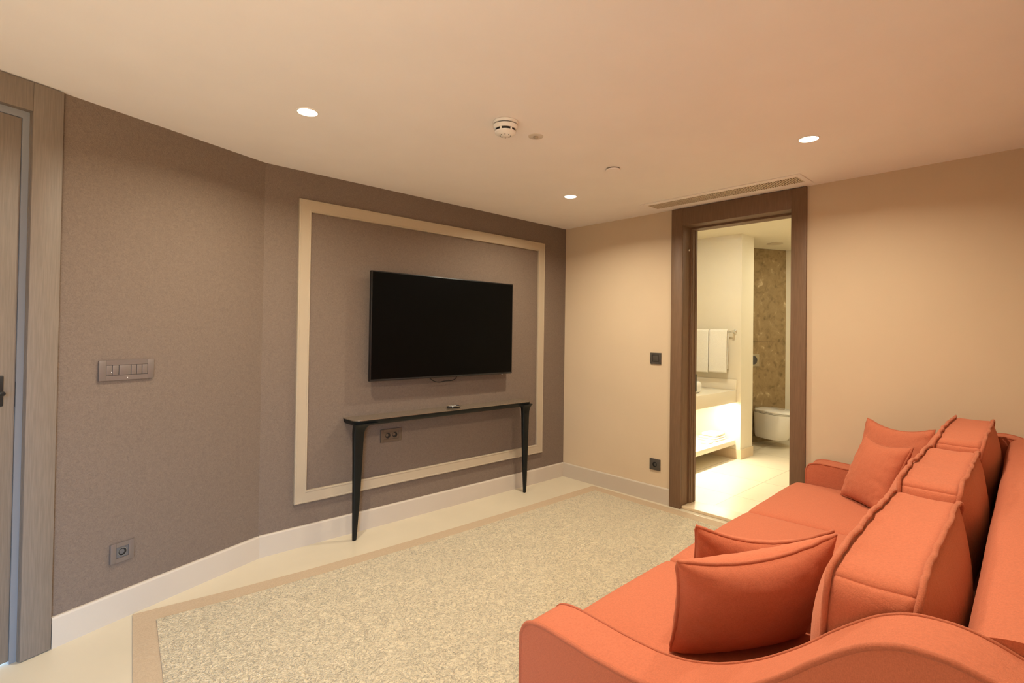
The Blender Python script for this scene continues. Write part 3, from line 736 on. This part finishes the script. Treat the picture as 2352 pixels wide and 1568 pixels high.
# ------------------------------------------------------------------ bathroom
BZ = 2.48; BYB = -2.45; BYF = -0.20
struct('floor_bathroom', bx(0.2, 3.7, BYB-0.1, BYF+0.3, -0.1, 0.001), BFLOOR)
struct('ceiling_bathroom', bx(0.15, 3.7, BYB-0.1, BYF+0.3, BZ, BZ+0.1), BATHPAINT)
struct('wall_bathroom_mirror_side', bx(0.2, 2.3, BYF, BYF+0.1, 0, BZ), BATHPAINT)
struct('wall_bathroom_pillar', bx(1.973, 2.29, -0.839, BYF, 0, BZ), BATHPAINT)
a0, a1 = Vector((2.29, -0.192, 0)), Vector((3.49, -0.772, 0)); dd = (a1-a0); L_ = dd.length
M_st = Matrix.Translation(a0) @ Matrix.Rotation(math.atan2(dd.y, dd.x), 4, 'Z')
st = bx(0, L_, 0, 0.1, 0, BZ); ow = struct('wall_bathroom_stone', st, STONE); ow.matrix_world = M_st
struct('wall_bathroom_end', bx(3.49, 3.6, BYB, -0.772, 0, BZ), BATHPAINT)
struct('wall_bathroom_back', bx(0.2, 3.6, BYB-0.1, BYB, 0, BZ), BATHPAINT)
bm = NB(); box(bm, 1.961, 1.973, -0.851, BYF, 0.001, 0.105); box(bm, 1.973, 2.29, -0.851, -0.839, 0.001, 0.105)
struct('baseboard_bathroom', bm, MARBLE)
# vanity
va = thing('vanity', 'white bathroom vanity with floating counter and glowing open shelf below', 'vanity', (1.10, -0.5, 0))
obj('counter', bx(-0.80, 0.8725, -0.298, 0.299, 0.622, 0.755, bev=0.002), QUARTZ, va, True)
bm = NB(); box(bm, 0.853, 0.8725, -0.298, 0.279, 0.7555, 0.870, bev=0.001); box(bm, -0.80, 0.8725, 0.280, 0.299, 0.7555, 0.870, bev=0.001)
obj('backsplash', bm, QUARTZ, va, True)
obj('shelf', bx(-0.80, 0.872, -0.285, 0.299, 0.155, 0.205, bev=0.001), QUARTZ, va, True)
obj('back_panel', bx(-0.80, 0.872, 0.280, 0.299, 0.205, 0.622), QUARTZ, va)
obj('led_strip', bx(-0.78, 0.85, -0.245, -0.232, 0.612, 0.6215), LEDM, va)
# basin
ba = thing('vessel_basin', 'white rounded vessel basin on the bathroom counter', 'basin', (1.14, -0.53, 0.755))
bm = softbox((0.50, 0.34, 0.125), 0.045, 14); xform(bm, Matrix.Translation((0, 0, 0.064)))
for v in bm.verts:
    if v.co.z > 0.11 and abs(v.co.x) < 0.225 and abs(v.co.y) < 0.145:
        e = min(1, min(0.225-abs(v.co.x), 0.145-abs(v.co.y))/0.05); v.co.z -= 0.085*e
obj('bowl', bm, PORC, ba, True, None)
tp = thing('basin_tap', 'chrome basin tap on the bathroom counter behind the basin', 'tap', (1.30, -0.30, 0.755))
bm = NB(); lathe(bm, [(0.024, 0), (0.022, 0.01), (0.018, 0.02), (0.018, 0.24)], 20); obj('body', bm, CHROME, tp, True)
bm = NB(); tube(bm, catmull([(0, 0, 0.2), (0, -0.04, 0.215), (0, -0.10, 0.215), (0, -0.13, 0.20)], 6), 0.011, 12); obj('spout', bm, CHROME, tp, True)
bm = NB(); tube(bm, [(0, 0.0, 0.24), (0, 0.03, 0.275), (0, 0.05, 0.29)], 0.007, 10); obj('lever', bm, CHROME, tp, True)
sb = obj('soap_box', bx(-0.05, 0.05, -0.03, 0.03, 0, 0.05, bev=0.008), WHITEP, None, True); sb.location = (1.56, -0.49, 0.755)
tag(sb, 'small white soap box on the counter right of the basin', 'soap box')
# towels on their bar
rail = thing('towel_rail', 'chrome towel rail on the cream bathroom wall', 'towel rail', (1.973, -0.5, 1.40))
bm = NB(); tube(bm, [(-0.06, 0.28, 0), (-0.06, -0.272, 0)], 0.008, 12); obj('bar', bm, CHROME, rail, True)
for y in (-0.272, 0.28):
    bm = NB(); lathe(bm, [(0.020, -0.0005), (0.022, -0.010), (0.010, -0.014), (0.010, -0.062), (0.014, -0.066), (0.012, -0.078)], 20, 'X', (0, y, 0)); obj('rosette', bm, CHROME, rail, True)
def towel(y0, y1, zb, zb2, label, seed):
    bm = NB(); rows = []; prof = [(-0.082, zb), (-0.085, zb+0.10), (-0.083, 1.10), (-0.082, 1.30), (-0.080, 1.395), (-0.074, 1.412), (-0.060, 1.420), (-0.046, 1.412), (-0.040, 1.395), (-0.039, 1.25), (-0.040, zb2)]
    ps = catmull([(p[0], 0, p[1]) for p in prof], 4); NY = 14
    for k in range(NY+1):
        f_ = k/NY; y = y0+(y1-y0)*f_; rows.append([])
        for p in ps:
            wv = 0.004*math.sin(f_*5+seed)*(1-(p.z-0.9)/0.5) + 0.003*noise.noise(Vector((y*14, p.z*5, seed)))
            rows[-1].append(bm.verts.new((p.x - max(0, wv), y + 0.004*noise.noise(Vector((p.z*4, seed, f_))), p.z)))
    for a, b in zip(rows, rows[1:]):
        for i in range(len(a)-1): bm.faces.new((a[i], a[i+1], b[i+1], b[i]))
    o = obj('towel', bm, TOWEL, None, True, None); md = o.modifiers.new('thick', 'SOLIDIFY'); md.thickness = 0.010; md.offset = 0
    rebase(o, (0, (y0+y1)/2, zb)); o.location.x += 1.973
    tag(o, label, 'towel', 'white towels on the rail'); return o
towel(-0.505, -0.300, 0.935, 1.02, 'white towel hanging on the rail, left one beside the door jamb', 1.0)
towel(-0.716, -0.512, 0.942, 0.985, 'white towel hanging on the rail, right one nearest the rosette', 2.4)
# folded towels and slippers on the lower shelf
def folded(x, y, z, sx, sy, h, label, seed):
    o = obj('folded_towel', softbox((sx, sy, h), h*0.42, 8, lambda q: Vector((q.x, q.y, q.z+h/2 + 0.002*noise.noise(Vector((q.x*9+seed, q.y*9, 0)))))), TOWEL, None, True, None)
    o.location = (x, y, z); tag(o, label, 'towel', 'folded towels on the vanity shelf')
folded(1.80, -0.60, 0.2055, 0.26, 0.20, 0.022, 'white folded towel on the glowing shelf, lowest of the stack', 1)
folded(1.80, -0.60, 0.2290, 0.25, 0.19, 0.022, 'white folded towel on the glowing shelf, middle of the stack', 2)
folded(1.81, -0.61, 0.2525, 0.22, 0.17, 0.035, 'thick white folded towel on top of the stack on the glowing shelf', 3)
folded(1.56, -0.66, 0.2055, 0.12, 0.09, 0.016, 'small flat white folded cloth on the glowing shelf beside the stack', 4)
# toilet, wall hung on the stone wall
un = dd.normalized(); nn_ = Vector((un.y, -un.x, 0))
tc_ = a0 + un*((3.12-2.29)/un.x)
to = thing('toilet', 'white wall hung toilet with closed lid in the bathroom', 'toilet', (tc_.x, tc_.y, 0), math.atan2(un.y, un.x))
# local: x along wall, -y out into the room
def oval(w_, d0, d1, z, n=40):
    pts = []
    for k in range(n):
        a = 2*math.pi*k/n; x = math.sin(a); y = math.cos(a)
        sx = abs(x)**0.8*(1 if x >= 0 else -1); 
        yy = (d0+d1)/2 + (d0-d1)/2*(abs(y)**(0.55 if y > 0 else 0.9))*(1 if y > 0 else -1)
        pts.append((w_*sx, yy, z))
    return pts
def loft(bm, loops):
    R_ = [[bm.verts.new(p) for p in l] for l in loops]
    for a, b in zip(R_, R_[1:]):
        for i in range(len(a)): bm.faces.new((a[i], a[(i+1) % len(a)], b[(i+1) % len(a)], b[i]))
    bm.faces.new(R_[0]); bm.faces.new(R_[-1]); return bm
obj('bowl', loft(NB(), [oval(0.10, -0.001, -0.32, 0.085), oval(0.135, -0.001, -0.40, 0.095), oval(0.15, -0.001, -0.43, 0.13), oval(0.165, -0.001, -0.49, 0.24), oval(0.180, -0.001, -0.535, 0.36), oval(0.182, -0.001, -0.54, 0.405), oval(0.178, -0.001, -0.535, 0.408)]), PORC, to, True)
obj('seat', loft(NB(), [oval(0.178, -0.03, -0.535, 0.411), oval(0.184, -0.03, -0.545, 0.415), oval(0.184, -0.03, -0.545, 0.422)]), PORC, to, True)
obj('lid', loft(NB(), [oval(0.183, -0.02, -0.546, 0.426), oval(0.187, -0.02, -0.550, 0.432), oval(0.186, -0.02, -0.548, 0.444), oval(0.17, -0.03, -0.52, 0.452)]), PORC, to, True)
fp = thing('flush_plate', 'brushed metal flush plate with round button on the brown stone wall', 'flush plate', (tc_.x-un.x*0.14, tc_.y-un.y*0.14, 1.046), math.atan2(un.y, un.x))
obj('plate', bx(-0.12, 0.12, -0.012, -0.0005, -0.08, 0.08, bev=0.003), mat('satin_nickel', srgb(170, 156, 130), 0.4, metal=0.5), fp, True)
bm = NB(); lathe(bm, [(0.055, -0.012), (0.055, -0.015), (0.047, -0.015), (0.045, -0.013)], 32, 'Y', (0.03, 0, 0)); obj('button', bm, DARKP, fp, True)
bd = obj('ceiling_speaker', lathe(NB(), [(0.09, 0), (0.09, -0.006), (0.082, -0.008)], 36), mat('speaker_cream', srgb(205, 190, 165), 0.6), None, True); bd.location = (2.855, -0.86, BZ)
tag(bd, 'round flat fitting on the bathroom ceiling before the stone wall', 'ceiling fitting')
# bathroom lamps: recessed downlights out of the doorway's sight, LED strip under the counter
def bath_light(x, y, p, label):
    t = thing('bathroom_downlight', label, 'ceiling light', (x, y, BZ), 0, 'bathroom downlights')
    bm = NB(); lathe(bm, [(0.0425, -0.0004), (0.0425, -0.0018)], 32); obj('lens', bm, LENS, t)
    l = bpy.data.lights.new('bathroom_lamp', 'AREA'); l.shape = 'DISK'; l.size = 0.08; l.energy = p; l.color = (0.97, 0.92, 0.70)
    o = bpy.data.objects.new('bathroom_lamp', l); C.objects.link(o); o.parent = t; o.location = (0, 0, -0.006)
bath_light(1.0, -1.0, 13, 'bathroom ceiling light in front of the basin')
bath_light(2.6, -1.7, 14, 'bathroom ceiling light before the toilet')
l = bpy.data.lights.new('led_lamp', 'AREA'); l.shape = 'RECTANGLE'; l.size = 1.6; l.size_y = 0.012; l.energy = 15; l.color = (1.0, 0.90, 0.70)
o = bpy.data.objects.new('led_lamp', l); C.objects.link(o); o.parent = va; o.location = (0.03, -0.2385, 0.6105)
